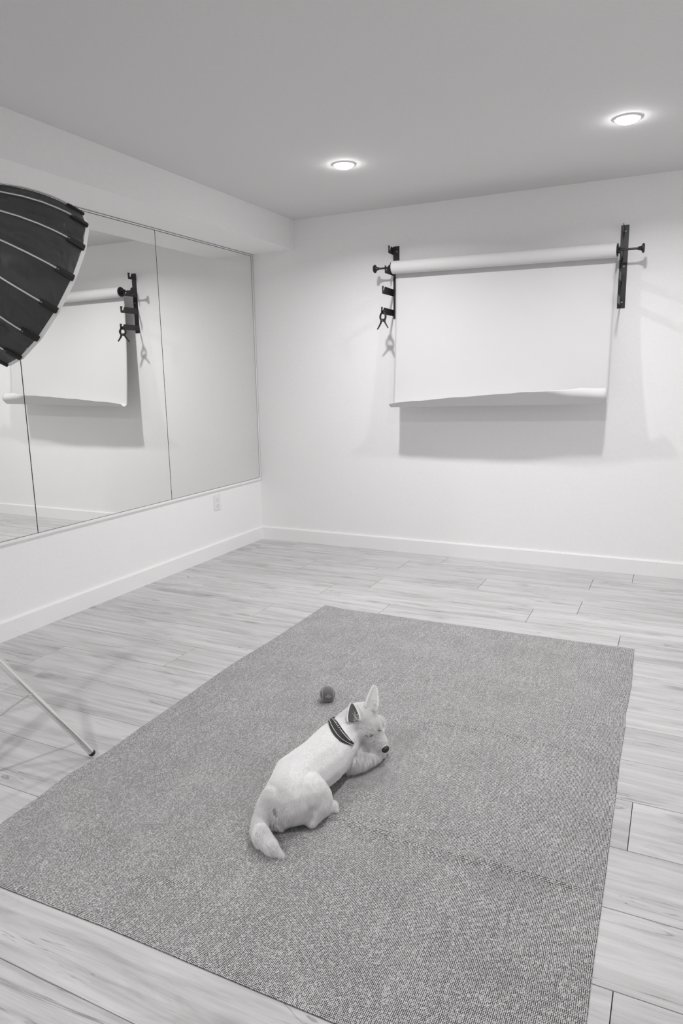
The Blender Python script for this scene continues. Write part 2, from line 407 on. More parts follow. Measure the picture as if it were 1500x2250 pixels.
def rug_h(x, y):
    h = .0035
    v = mnoise.noise(Vector((x*2.2, y*4.5, 3.1))); v2 = mnoise.noise(Vector((x*6, y*9, 7.7)))
    h += .0035*max(0, v+.25) + .0012*max(0, v2)
    near = math.exp(-((x-2.08)**2+(y+2.93)**2)/.035); h = h*(1-near)+.0035*near
    for pts, hh, w in ridges:
        best = 9
        for i in range(len(pts)-1):
            ax, ay, bx, by = pts[i].x, pts[i].y, pts[i+1].x, pts[i+1].y
            L2 = (bx-ax)**2+(by-ay)**2; tt = max(0, min(1, ((x-ax)*(bx-ax)+(y-ay)*(by-ay))/L2))
            d = math.hypot(x-ax-tt*(bx-ax), y-ay-tt*(by-ay))
            s = (i+tt)/(len(pts)-1); k_ = math.sin(PI*min(1, max(0, s*.86+.07)))
            d = d + (1-k_)*w*.9
            best = min(best, d)
        if best < 3.5*w: h += 1.4*hh*math.exp(-(best/w)**2)
    return h
NXg, NYg = 150, 214
bm = bmesh.new(); uvl = bm.loops.layers.uv.new('UVMap')
ED_L = [gz(*p) for p in ((715,1330),(605,1402),(505,1463),(415,1527),(300,1606),(240,1650),(148,1704),(80,1756),(0,1812))]
ED_R = [gz(*p) for p in ((1393,1427),(1387,1507),(1377,1557),(1373,1573),(1373,1600),(1362,1667),(1354,1740),(1340,1843),(1327,1950),(1311,2067),(1302,2130),(1288,2250))]
ED_T = [gz(*p) for p in ((715,1330),(750,1338),(900,1359),(1065,1382),(1230,1405),(1392,1427))]
ED_B = [gz(*p) for p in ((0,1950),(233,2040),(420,2119),(560,2178),(700,2236))]
def tab(pts, ax, other, v):
    q = sorted((p[ax], p[other]) for p in pts); return float(np.interp(v, [a for a, b in q], [b for a, b in q]))
def rug_xy(i, j):
    s, t_ = i/NXg, j/NYg
    x = RGX0+(RGX1-RGX0)*s; y = RGY0+(RGY1-RGY0)*t_
    for _ in range(2):
        xl, xr = tab(ED_L, 1, 0, y), tab(ED_R, 1, 0, y); x = xl+(xr-xl)*s
        yt, yb = tab(ED_T, 0, 1, x), tab(ED_B, 0, 1, x); y = yb+(yt-yb)*t_
    return x, y
top = []
for j in range(NYg+1):
    r_ = []
    for i in range(NXg+1):
        x, y = rug_xy(i, j); ed_ = min(1, min(i, NXg-i, j, NYg-j)/2.0); hh_ = rug_h(x, y); r_.append(bm.verts.new((x, y, .0022+(hh_-.0022)*ed_)))
    top.append(r_)
for j in range(NYg):
    for i in range(NXg):
        f = bm.faces.new((top[j][i], top[j][i+1], top[j+1][i+1], top[j+1][i]))
        for lp in f.loops:
            lp[uvl].uv = (0, 0)
idx = {}
for j in range(NYg+1):
    for i in range(NXg+1): idx[top[j][i]] = ((i/NXg)*(RGX1-RGX0), (j/NYg)*(RGY1-RGY0))
for f in bm.faces:
    for lp in f.loops: lp[uvl].uv = idx[lp.vert]
# side skirt down to the floor
loop_ = [top[0][i] for i in range(NXg+1)]+[top[j][NXg] for j in range(1, NYg+1)]+[top[NYg][i] for i in range(NXg-1, -1, -1)]+[top[j][0] for j in range(NYg-1, 0, -1)]
low = [bm.verts.new((v.co.x, v.co.y, .0004)) for v in loop_]
for k_ in range(len(loop_)):
    a, b = loop_[k_], loop_[(k_+1) % len(loop_)]
    f = bm.faces.new((a, b, low[(k_+1) % len(loop_)], low[k_])); f.material_index = 1
rug = mesh_obj('rug', bm, [M['rug'], M['rugedge']], smooth=60)
recenter(rug); tag(rug, 'large rectangular salt and pepper flatwoven rug with soft creases on the plank floor', 'rug')

# ================================================================ BACKDROP BRACKETS
def arm_outline(x, ytip, ztop, zbot):
    """hook arm seen from the side: slanted slot near the tip, cut from the top"""
    d = lambda s: -s
    L_ = -ytip
    zt = ztop; h = ztop-zbot
    pts = [(0, zt-.004), (L_*1.0-.052, zt-.001), (L_-.048, zt-.001), (L_-.0385, zt-.3*h), (L_-.034, zt-.56*h), (L_-.027, zt-.66*h), (L_-.0195, zt-.52*h), (L_-.0185, zt-.36*h), (L_-.027, zt), (L_, zt), (L_-.001, zbot+.004), (L_-.004, zbot), (0, zbot)]
    return [Vector((x, -a, z)) for a, z in pts]
def bracket(x0, x1, z0, z1, arms, label, xa=0):
    e = empty('backdrop_bracket', ((x0+x1)/2, 0, z0), label, 'bracket')
    bm = bmesh.new(); box(bm, (x0, -.0035, z0), (x1, -.0003, z1), .0006); mesh_obj('wall_plate', bm, M['black'], e)
    for ytip, zt, zb in arms:
        bm = bmesh.new(); prism(bm, arm_outline(x0+xa, ytip, zt, zb), (.003, 0, 0)); mesh_obj('hook_arm', bm, M['black'], e)
    for z in (z1-.035, z1-.235, z0+.035):
        bm = bmesh.new(); lathe(bm, ((x0+x1)/2+.004, -.0035, z), (0, -1, 0), [(0, .0042), (.0015, .0040), (.0026, .0022)], 12); mesh_obj('screw', bm, M['steel'], e, 50)
    return e
ARMS = [(-.095, 2.141, 2.092), (-.160, 2.004, 1.955), (-.209, 1.868, 1.818), (-.228, 1.731, 1.685)]
LBX, RBX = 1.147, 2.604
bracket(LBX, LBX+.045, 1.667, 2.146, ARMS, 'black steel backdrop bracket at the left end of the paper roll, carrying a spring clamp')
ARMR = [(a+.0, z-.013, z2-.013) for a, z, z2 in ARMS]
bracket(RBX, RBX+.045, 1.655, 2.133, ARMR, 'black steel backdrop bracket at the right end of the paper roll', .018)

# ================================================================ PAPER ROLL + holders
RY_, RZL, RZR, RR = -.139, 1.988, 1.974, .0415
XL, XR = 1.196, 2.598
bd = empty('paper_backdrop', ((XL+XR)/2, RY_, 1.06), 'white seamless paper backdrop rolled down from its wall brackets, lower edge curling forward', 'backdrop')
axis = Vector((XR-XL, 0, RZR-RZL)); Ld = axis.length
bm = bmesh.new()
u_ = 48; ax = axis.normalized(); rings = []
for t_, r in ((0, .026), (0, RR-.001), (.001, RR), (Ld*.25, RR*1.005), (Ld*.5, RR*.995), (Ld*.75, RR*1.004), (Ld-.001, RR), (Ld, RR-.001), (Ld, .026)):
    c = Vector((XL, RY_, RZL))+ax*t_
    rings.append([bm.verts.new(c+Vector((0, math.cos(2*PI*k/u_), math.sin(2*PI*k/u_)))*r) for k in range(u_)])
for a, b in zip(rings, rings[1:]):
    for k in range(u_): bm.faces.new((a[k], a[(k+1) % u_], b[(k+1) % u_], b[k]))
mesh_obj('paper_roll', bm, M['paper'], bd, 40)
bm = bmesh.new()
for c0, s in ((Vector((XL, RY_, RZL)), 1), (Vector((XR, RY_, RZR)), -1)):
    lathe(bm, c0+ax*s*.0005, ax*s, [(0, .0262), (.01, .0262), (.01, .020), (.04, .020)], 28)
mesh_obj('cardboard_core', bm, M['nail'], bd, 40)
# hanging sheet: comes off the wall side of the roll, straight down, then curls forward at the hem, more at the left end
NS, NT_ = 80, 110
def sheet(s, t_):
    """s 0..1 left to right, t_ 0..1 roll to hem"""
    x = XL+.006+(XR-XL-.012)*s
    zr = RZL+(RZR-RZL)*s; y0 = RY_+RR-.0005
    r1, a1 = .036, float(np.interp(s, (0, .3, 1), (2.15, 2.3, 2.35)))
    L2 = float(np.interp(s, (0, .04, .25, .64, .76, .86, 1), (.030, .046, .066, .106, .085, .045, .025)))
    r3, a3 = .040, float(np.interp(s, (0, .62, .76, .88, 1), (0, 0, .6, 1.6, 2.3)))
    straight = zr-(1.066+.022*s)-r1
    Ls = (straight, a1*r1, L2, a3*r3); d = t_**.8*sum(Ls)
    y, z, ang = y0, zr, 0.0
    dd = min(d, Ls[0]); z -= dd; y -= .055*(dd/straight)**2.0; d -= dd
    if d > 0:
        ang = min(d/r1, a1); y -= r1*(1-math.cos(ang)); z -= r1*math.sin(ang); d -= ang*r1
    if d > 1e-9:
        dd = min(d, L2); y -= math.sin(ang)*dd; z -= math.cos(ang)*dd; d -= dd
    if d > 1e-9:
        b = min(d/r3, a3); y += -r3*(math.cos(ang)-math.cos(ang+b)); z += -r3*(math.sin(ang+b)-math.sin(ang))
    y += (.004*math.sin(s*7+d*2)*min(1, d/.3) + .002*mnoise.noise(Vector((s*6, d*6, 0))))
    z += (.005*mnoise.noise(Vector((s*14, 2.0, 0)))*max(0, t_-.9)*10)
    return Vector((x, min(y, -.004), z))
bm = bmesh.new(); gr = [[bm.verts.new(sheet(i/NS, j/NT_)) for i in range(NS+1)] for j in range(NT_+1)]
for j in range(NT_):
    for i in range(NS): bm.faces.new((gr[j][i], gr[j][i+1], gr[j+1][i+1], gr[j+1][i]))
sh = mesh_obj('paper_sheet', bm, M['paper'], bd, 180)
sm = sh.modifiers.new('thickness', 'SOLIDIFY'); sm.thickness = .0006
def holder(c, s, label):
    """expanding core plug with toothed wheel, shaft and flared hand knob; s = outward sign along x"""
    e = empty('roll_holder', c, label, 'roll holder', None)
    a = ax*s; c = Vector(c)
    bm = bmesh.new(); lathe(bm, c-a*.036, a, [(0, .018), (.0355, .0195), (.036, .037), (.0385, .038), (.040, .036)], 24); mesh_obj('core_plug', bm, M['blackplastic'], e, 40)
    bm = bmesh.new(); n = 36
    for k in range(n):
        r = .0245 if k % 2 else .0215
    ring0 = [bm.verts.new(c+a*.004+Vector((0, math.cos(2*PI*k/n), math.sin(2*PI*k/n)))*(.0195 if k % 2 else .0165)) for k in range(n)]
    ring1 = [bm.verts.new(v.co+a*.018) for v in ring0]
    bm.faces.new(ring0[::-1]); bm.faces.new(ring1)
    for k in range(n): bm.faces.new((ring0[k], ring0[(k+1) % n], ring1[(k+1) % n], ring1[k]))
    mesh_obj('gear_wheel', bm, M['blackplastic'], e)
    return e, a, bm
def holder_full(c, s, Lsh, label):
    e, a, _ = holder(c, s, label); c = Vector(c)
    bm = bmesh.new(); lathe(bm, c+a*.020, a, [(0, .0085), (.010, .0085), (.011, .0062), (Lsh-.05, .0062)], 18); mesh_obj('shaft', bm, M['black'], e, 40)
    bm = bmesh.new(); lathe(bm, c+a*(Lsh-.034), a, [(0, .0075), (.003, .0095), (.016, .0120), (.022, .0150), (.0235, .0230), (.027, .0265), (.033, .0268), (.037, .0240), (.038, .012)], 30); mesh_obj('hand_knob', bm, M['blackplastic'], e, 40)
    return e
holder_full((XL-.004, RY_, RZL), -1, .128, 'black roll holder with round hand knob sticking out left of the paper roll')
holder_full((XR+.004, RY_, RZR), 1, .142, 'black roll holder with long shaft and hand knob sticking out right of the paper roll')

# ================================================================ SPRING CLAMP on the lowest left arm
cy0 = -.200
cl = empty('spring_clamp', (LBX+.0015, cy0, 1.575), 'small black spring clamp gripping the lowest hook arm of the left bracket', 'clamp')
HX = Vector((math.cos(-.17), math.sin(-.17), 0)); CT = Vector((LBX+.0015, cy0, 1.706))
for sg in (-1, 1):
    prof_ = [(.0060, -.004, .006), (.015, -.016, .0085), (.0225, -.031, .0095), (.0225, -.045, .0095), (.0135, -.062, .0092), (.0185, -.078, .0085), (.031, -.096, .0072), (.043 if sg > 0 else .048, -.112 if sg > 0 else -.117, .0058)]
    bm = bmesh.new(); tube(bm, [CT+HX*(sg*h)+Vector((0, 0, z)) for h, z, r in prof_], [r*.62 for h, z, r in prof_], 10)
    for v in bm.verts:
        dy = (v.co-CT).y; v.co.y = CT.y+dy*2.0-HX.y*0
    mesh_obj('clamp_handle', bm, M['blackplastic'], cl, 60)
    bm = bmesh.new(); p = CT+HX*(sg*.0070)+Vector((0, 0, -.002)); box(bm, p+Vector((-.0045, -.010, -.008)), p+Vector((.0045, .010, .008)), .002); mesh_obj('jaw_pad', bm, M['blackplastic'], cl)
pc = CT+Vector((0, 0, -.060))
bm = bmesh.new(); lathe(bm, pc-Vector((0, .011, 0)), (0, 1, 0), [(0, .009), (.002, .0105), (.020, .0105), (.022, .009)], 20); mesh_obj('pivot_spring', bm, M['blackplastic'], cl, 50)
bm = bmesh.new(); lathe(bm, pc-Vector((0, .0125, 0)), (0, 1, 0), [(0, .003), (.025, .003)], 12); mesh_obj('pivot_pin', bm, M['steel'], cl, 50)

# ================================================================ SOFTBOX and its stand
ctr_px = (87, 633)
vd = ray(*ctr_px).normalized()
e_img = (RT*.868-UP*.497); e_p = (e_img-vd*e_img.dot(vd)).normalized()
TILT = math.radians(13.5)
AX = (e_p*math.cos(TILT)+vd*math.sin(TILT)).normalized()
SD = 2.47; SCN = CAM+vd*SD; SR = 179/FPX*SD*math.cos(math.atan(.42))*.99
SL = SR*1.74
sb_u = (-(vd)+AX*vd.dot(AX)).normalized()        # across the rim, towards the camera
sb_w = AX.cross(sb_u).normalized()
APEX = SCN-AX*SL
sb = empty('softbox', APEX, 'black umbrella softbox with silver ribs at upper left in front of the mirror', 'softbox')
NR = 16; PH = PI/NR*.6
def prof(t_):        # t_ 0 at the rim, 1 at the apex ring
    return SR*max(.12, (1-t_**2.0))
def sbp(t_, ang, k=1.0, dr=0): return SCN-AX*(SL*t_)+(sb_u*math.cos(ang)+sb_w*math.sin(ang))*(prof(t_)*k+dr)
TT = [0, .03, .06]+[.10+.035*i for i in range(25)]
for k in range(NR):
    a0, a1 = PH+2*PI*k/NR, PH+2*PI*(k+1)/NR
    bm = bmesh.new(); nseg = 12; gr = []
    for t_ in TT:
        r_ = []
        for i in range(nseg+1):
            f_ = i/nseg; a = a0+(a1-a0)*f_
            sag = math.cos(PI/NR)/math.cos((f_-.5)*2*PI/NR)        # flat chord between ribs
            kk = sag*(1-.03*math.sin(PI*f_)*min(1, t_*6))
            w_ = 3.2*(.0045*mnoise.noise(Vector((t_*5+k*3.7, f_*3+k, k*1.3)))+.003*mnoise.noise(Vector((t_*22+k*1.7+f_*5, f_*2, k*2.3))))*math.sin(PI*f_)*min(1, t_*8)
            q_ = t_*4.2+(f_-.5)*(1.6+.8*math.sin(k*2.1))+mnoise.noise(Vector((t_*3, f_*1.5, k*1.9)))*1.4
            fold = max(0, 1-abs((q_ % 1)-.5)*5)*(.5+.5*mnoise.noise(Vector((math.floor(q_)*1.3, k*2.7, 0))))
            w_ += .0055*fold*math.sin(PI*f_)*min(1, t_*8)
            r_.append(bm.verts.new(sbp(t_, a, kk, w_)))
        gr.append(r_)
    for p, q in zip(gr, gr[1:]):
        for i in range(nseg): bm.faces.new((p[i], p[i+1], q[i+1], q[i]))
    mesh_obj('fabric_panel', bm, M['fabric'], sb, 180)
    bm = bmesh.new(); tube(bm, [sbp(t_, a0, 1, .004) for t_ in [.09, .14, .2, .28, .38, .5, .6, .7, .8, .88, .94]], .0026, 8)
    mesh_obj('rib', bm, M['rib'], sb, 60)
    # webbing pocket that holds the rib tip
    bm = bmesh.new(); rad = (sb_u*math.cos(a0)+sb_w*math.sin(a0)); tan = AX.cross(rad)
    rows_ = []
    for t_, wd_ in ((-.010, .0085), (.0, .0092), (.04, .0092), (.085, .0088), (.105, .0075)):
        p = sbp(max(t_, 0), a0)-AX*(SL*min(t_, 0)); rows_.append([bm.verts.new(p+rad*r+tan*w) for r, w in ((-.002, -wd_), (.0045, -wd_), (.0065, 0), (.0045, wd_), (-.002, wd_))])
    for p, q in zip(rows_, rows_[1:]):
        for i in range(5): bm.faces.new((p[i], p[(i+1) % 5], q[(i+1) % 5], q[i]))
    bm.faces.new(rows_[0][::-1]); bm.faces.new(rows_[-1])
    mesh_obj('rib_pocket', bm, M['pocket'], sb)
# white rim band with the front diffuser
bm = bmesh.new(); r0, r1, r2, ce = [], [], [], None
for k in range(NR):
    a = PH+2*PI*k/NR; d = (sb_u*math.cos(a)+sb_w*math.sin(a))
    r0.append(bm.verts.new(SCN+d*(SR*.999)-AX*.002)); r1.append(bm.verts.new(SCN+d*(SR*.995)+AX*.012)); r2.append(bm.verts.new(SCN+d*(SR*.95)+AX*.016))
ce = bm.verts.new(SCN+AX*.010)
for k in range(NR):
    q = (k+1) % NR
    bm.faces.new((r0[k], r0[q], r1[q], r1[k])); bm.faces.new((r1[k], r1[q], r2[q], r2[k])); bm.faces.new((r2[k], r2[q], ce))
mesh_obj('front_diffuser', bm, M['diffuser'], sb)
bm = bmesh.new(); lathe(bm, APEX+AX*SL*.05, -AX, [(0, SR*.125), (.0, SR*.16), (.02, SR*.16), (.045, SR*.14), (.05, .05)], 28); mesh_obj('speed_ring', bm, M['blackplastic'], sb, 40)
# lamp head and stand
HB = APEX-AX*.03
lh = empty('studio_light', HB, 'black studio strobe head behind the softbox, just outside the left edge', 'studio light')
bm = bmesh.new(); lathe(bm, HB, -AX, [(0, .05), (.004, .055), (.20, .055), (.215, .045)], 28); mesh_obj('lamp_body', bm, M['blackplastic'], lh, 40)
SX, SY = HB.x-AX.x*.10, HB.y-AX.y*.10
FOOT = gz(203, 1664, .0); HUBZ, LOWZ = .80, .12
piv = Vector((SX, SY, (HB-AX*.10).z-.075))
bm = bmesh.new(); box(bm, piv+Vector((-.012, -.012, -.03)), piv+Vector((.012, .012, .022)), .003); mesh_obj('tilt_bracket', bm, M['blackplastic'], lh)
ls = empty('light_stand', (SX, SY, 0), 'chrome light stand with tubular legs carrying the softbox, one leg reaching to the rug', 'light stand')
bm = bmesh.new(); tube(bm, [(SX, SY, LOWZ-.03), (SX, SY, 1.15)], .0145, 20); tube(bm, [(SX, SY, 1.15), (SX, SY, piv.z-.03)], .0115, 20); mesh_obj('pole', bm, M['chrome'], ls, 40)
bm = bmesh.new(); lathe(bm, (SX, SY, 1.12), (0, 0, 1), [(0, .02), (.06, .02)], 20); box(bm, (SX+.015, SY-.006, 1.135), (SX+.05, SY+.006, 1.165), .002); mesh_obj('lock_collar', bm, M['blackplastic'], ls, 40)
for nm, z in (('leg_collar', HUBZ), ('brace_collar', LOWZ)):
    bm = bmesh.new(); lathe(bm, (SX, SY, z-.02), (0, 0, 1), [(0, .024), (.004, .027), (.036, .027), (.04, .024)], 20); mesh_obj(nm, bm, M['blackplastic'], ls, 40)
a0 = math.atan2(FOOT.y-SY, FOOT.x-SX); LR = math.hypot(FOOT.y-SY, FOOT.x-SX)
for k in range(3):
    a = a0+2*PI*k/3; d = Vector((math.cos(a), math.sin(a), 0)); hub = Vector((SX, SY, HUBZ))+d*.03; ft = Vector((SX, SY, .016))+d*LR
    dr = (ft-hub).normalized()
    bm = bmesh.new(); tube(bm, [hub, ft-dr*.006], .0112, 20); lg = mesh_obj('leg', bm, M['chrome'], ls, 40)
    bm = bmesh.new(); tube(bm, [ft-dr*.006, ft+dr*.002, ft+dr*.006], [.0119, .0119, .0095], 20); mesh_obj('rubber_foot', bm, M['rubber'], lg, 40)
    mid = hub+(ft-hub)*.66; low_ = Vector((SX, SY, LOWZ))+d*.028; side = Vector((-d.y, d.x, 0))
    bm = bmesh.new(); n_ = (mid-low_).normalized().cross(side)
    pa = [low_+side*.006+n_*.0012, low_-side*.006+n_*.0012, low_-side*.006-n_*.0012, low_+side*.006-n_*.0012]
    prism(bm, pa, mid-low_); mesh_obj('brace', bm, M['chrome'], ls)
    bm = bmesh.new(); lathe(bm, mid-side*.017, side, [(0, .003), (.003, .0055), (.031, .0055), (.034, .003)], 12); mesh_obj('rivet', bm, M['chrome'], ls, 50)

# ================================================================ TENNIS BALL
BR = .0315
bc = gz(720, 1543, .0); bz = rug_h(bc.x, bc.y)+BR-.001; bc = on(719.5, 1524.5, 2, bz)
ball = empty('tennis_ball', (bc.x, bc.y, bz-BR), 'dark felt tennis ball with pale seams, on the rug beyond the dog', 'ball')
bm = bmesh.new(); bmesh.ops.create_icosphere(bm, subdivisions=5, radius=BR, matrix=Matrix.Translation(bc))
for v in bm.verts:
    n_ = (v.co-bc).normalized(); v.co = bc+n_*(BR+.0004*mnoise.noise(n_*40))
mesh_obj('felt_cover', bm, M['felt'], ball, 180)
tc = (CAM-bc).normalized(); bu = (RT-tc*RT.dot(tc)).normalized(); bw = tc.cross(bu)
def sph(u_, w_): # local sphere coords seen from the camera, in radii
    d2 = u_*u_+w_*w_; return bc+(bu*u_+bw*w_+tc*math.sqrt(max(0, 1-d2)))*(BR+.0004)
for sgn, x0_, bow in ((-1, -.62, .06), (1, .72, .05)):
    pts = []
    for i in range(25):
        w_ = -.66+1.32*i/24; lim = math.sqrt(max(0, .995-w_*w_)); pts.append(sph(max(-lim, min(lim, x0_+bow*(w_*1.2)**2*sgn*-1)), w_))
    bm = bmesh.new(); tube(bm, pts, .0009, 6); mesh_obj('seam', bm, M['seam'], ball, 60)
bm = bmesh.new()
def blob(u_, w_, ru, rw, n=14):
    vs_ = [bm.verts.new(sph(u_+ru*math.cos(2*PI*k/n), w_+rw*math.sin(2*PI*k/n))) for k in range(n)]
    bot = [bm.verts.new(bc+(v.co-bc)*.97) for v in vs_]
    bm.faces.new(vs_); bm.faces.new(bot[::-1])
    for k in range(n): bm.faces.new((vs_[k], bot[k], bot[(k+1) % n], vs_[(k+1) % n]))
blob(.10, -.40, .20, .14); blob(-.17, -.36, .09, .10); blob(.35, -.34, .09, .10); blob(.02, -.18, .07, .11); blob(.17, -.15, .06, .10)
mesh_obj('printed_mark', bm, M['print'], ball)

# ================================================================ DOG (white terrier lying on the rug)
def c(X, Y, z): return gz(500+X*.30667, 1450+Y*.30667, z)     # measured on a close view of the dog
body = []      # (point, radius, hair length, lift, region)
def chain(pts, region):
    for (p, r), (q, s) in zip(pts, pts[1:]):
        n = max(2, int((q-p).length/(.14*min(r, s)))+1)
        for i in range(n+1):
            f_ = i/n; body.append((p.lerp(q, f_), r+(s-r)*f_, region))
chain([(c(432, 1000, .080), .074), (c(500, 850, .090), .078), (c(672, 722, .094), .078), (c(775, 600, .100), .073), (c(832, 522, .122), .057), (c(905, 455, .140), .052)], 'body')
chain([(c(905, 455, .140), .052), (c(955, 425, .142), .053)], 'head')
SK = c(958, 425, .140); NOSE = c(1118, 628, .066)
chain([(SK, .055), (c(1010, 500, .114), .045), (c(1058, 555, .090), .030), (c(1095, 600, .074), .022), (c(1112, 622, .066), .016)], 'muzzle')
chain([(c(1078, 452, .118), .020), (c(1040, 490, .118), .022)], 'brow')
chain([(c(930, 500, .105), .044), (c(985, 570, .080), .034), (c(1030, 610, .064), .024), (c(1070, 635, .055), .016)], 'cheek')
chain([(c(800, 600, .08), .062), (c(870, 640, .060), .050), (c(900, 690, .045), .040)], 'chest')
chain([(c(865, 735, .038), .035), (c(935, 735, .033), .029), (c(1010, 715, .028), .025), (c(1055, 690, .024), .022)], 'leg')
chain([(c(1055, 690, .024), .022), (c(1085, 668, .022), .021)], 'paw')
chain([(c(900, 640, .04), .035), (c(1000, 640, .03), .024), (c(1110, 640, .024), .020)], 'leg')
chain([(c(585, 952, .088), .056), (c(640, 990, .070), .046), (c(645, 1020, .062), .042)], 'thigh')
chain([(c(640, 1010, .062), .040), (c(615, 1080, .045), .033), (c(602, 1140, .026), .022), (c(603, 1160, .023), .019)], 'leg')
chain([(c(603, 1155, .021), .018), (c(660, 1118, .018), .0145), (c(710, 1088, .018), .0145)], 'leg')
chain([(c(710, 1088, .018), .0145), (c(752, 1062, .018), .0175)], 'paw')
chain([(c(470, 1060, .055), .050), (c(560, 1070, .045), .040)], 'body')
chain([(c(400, 1090, .050), .044), (c(380, 1110, .045), .040)], 'rump')
chain([(c(345, 985, .100), .040), (c(285, 1030, .085), .028), (c(248, 1110, .060), .023), (c(232, 1190, .036), .024), (c(245, 1270, .026), .024), (c(300, 1340, .022), .019), (c(362, 1385, .015), .009)], 'tail')
for sgn_p in ((752, 1062, .019), (1085, 668, .022)):       # toes
    p = c(*sgn_p)
    for k in range(4):
        a = RT*(.010*math.cos(k*1.1))+Vector((0, 0, -.004))+fw*(-.012+.008*k); body.append((p+Vector((a.x, a.y, -.003)), .0095, 'paw'))
bm = bmesh.new()
for p, r, _ in body:
    if p.z-r < .008: p.z = r+.008
    bmesh.ops.create_icosphere(bm, subdivisions=2, radius=r, matrix=Matrix.Translation(p))
me = bpy.data.meshes.new('body_tmp'); bm.to_mesh(me); bm.free()
tmp = bpy.data.objects.new('body_tmp', me); COL.objects.link(tmp)
md = tmp.modifiers.new('r', 'REMESH'); md.mode = 'VOXEL'; md.voxel_size = .0048
md = tmp.modifiers.new('s', 'SMOOTH'); md.factor = .5; md.iterations = 12
dg = bpy.context.evaluated_depsgraph_get(); ev = tmp.evaluated_get(dg)
bme = bpy.data.meshes.new_from_object(ev); bpy.data.objects.remove(tmp)
dog_base = c(560, 900, 0); dog_base.z = 0
dog = empty('dog', dog_base, 'small white terrier lying on the rug, seen from behind, head turned right and eyes closed', 'dog')
bme.name = 'body'; bme.materials.clear(); bme.materials.append(M['skinbody']); bme.polygons.foreach_set('use_smooth', [True]*len(bme.polygons))
dbody = bpy.data.objects.new('body', bme); link(dbody, dog); dbody.location = -dog_base

from mathutils.bvhtree import BVHTree
bvh = BVHTree.FromPolygons([v.co[:] for v in bme.vertices], [p.vertices[:] for p in bme.polygons])
def hit(X, Y, lift=0.0):
    d = ray(500+X*.30667, 1450+Y*.30667).normalized(); h = bvh.ray_cast(CAM, d)
    if h[0] is None: return None
    return h[0]-d*lift
# bare spot below the tail root, darker in the skin colour
nt_ = M['skinbody'].node_tree; bp_ = hit(348, 1085); geo = nt_.nodes.new('ShaderNodeTexCoord'); mp = nt_.nodes.new('ShaderNodeVectorMath'); mp.operation = 'DISTANCE'
vm_ = nt_.nodes.new('ShaderNodeVectorMath'); vm_.operation = 'MULTIPLY'; vm_.inputs[1].default_value = (1, 1, .6); nt_.links.new(geo.outputs['Object'], vm_.inputs[0]); nt_.links.new(vm_.outputs[0], mp.inputs[0]); mp.inputs[1].default_value = (bp_.x, bp_.y, bp_.z*.6)
mr = nt_.nodes.new('ShaderNodeMapRange'); nt_.links.new(mp.outputs['Value'], mr.inputs[0])
for i_, v_ in enumerate((.010, .024, .28, .80)): mr.inputs[i_+1].default_value = v_
nt_.links.new(mr.outputs[0], nt_.nodes['Principled BSDF'].inputs['Base Color'])
# ---- head details
FH = (NOSE-SK).normalized(); EL = (c(1035, 352, .170)-c(905, 430, .170)); LAT = (EL-FH*EL.dot(FH)).normalized(); TOPV = LAT.cross(FH).normalized()
if TOPV.z < 0: TOPV = -TOPV
def lookat(px_from, depth): return px_from
bm = bmesh.new(); bmesh.ops.create_icosphere(bm, subdivisions=3, radius=1, matrix=Matrix.Translation(Vector((0, 0, 0))))
np_ = c(1130, 640, .062)
for v in bm.verts:
    x, y, z = v.co; sq = 1-.18*max(0, -z)
    v.co = np_+FH*(x*.0105)+LAT*(y*.0165*sq)+TOPV*(z*.0120)
nose = mesh_obj('nose', bm, M['nose'], dog, 180)
bm = bmesh.new()
for sg in (-1, 1):
    bmesh.ops.create_icosphere(bm, subdivisions=2, radius=.0026, matrix=Matrix.Translation(np_+FH*.0082+LAT*(.0058*sg)-TOPV*.001))
mesh_obj('nostril', bm, M['blackplastic'], nose, 180)
# closed eyes: dark curved lid slits
def eye(pix, rad, lift):
    ps = [hit(*p) for p in pix]; ps = [p for p in ps if p is not None]
    if len(ps) < 2: return
    bm = bmesh.new(); pts = []
    for i in range(9):
        f_ = i/8*(len(ps)-1); k_ = min(int(f_), len(ps)-2); p = ps[k_].lerp(ps[k_+1], f_-k_); pts.append(p+(CAM-p).normalized()*lift)
    tube(bm, pts, [rad*math.sin(PI*(.08+.84*i/8)) for i in range(9)], 8)
    mesh_obj('eye', bm, M['lid'], dog, 180)
EYE1 = [(982, 541), (1000, 548), (1022, 548), (1044, 536)]; EYE2 = [(1072, 503), (1086, 508), (1102, 503)]
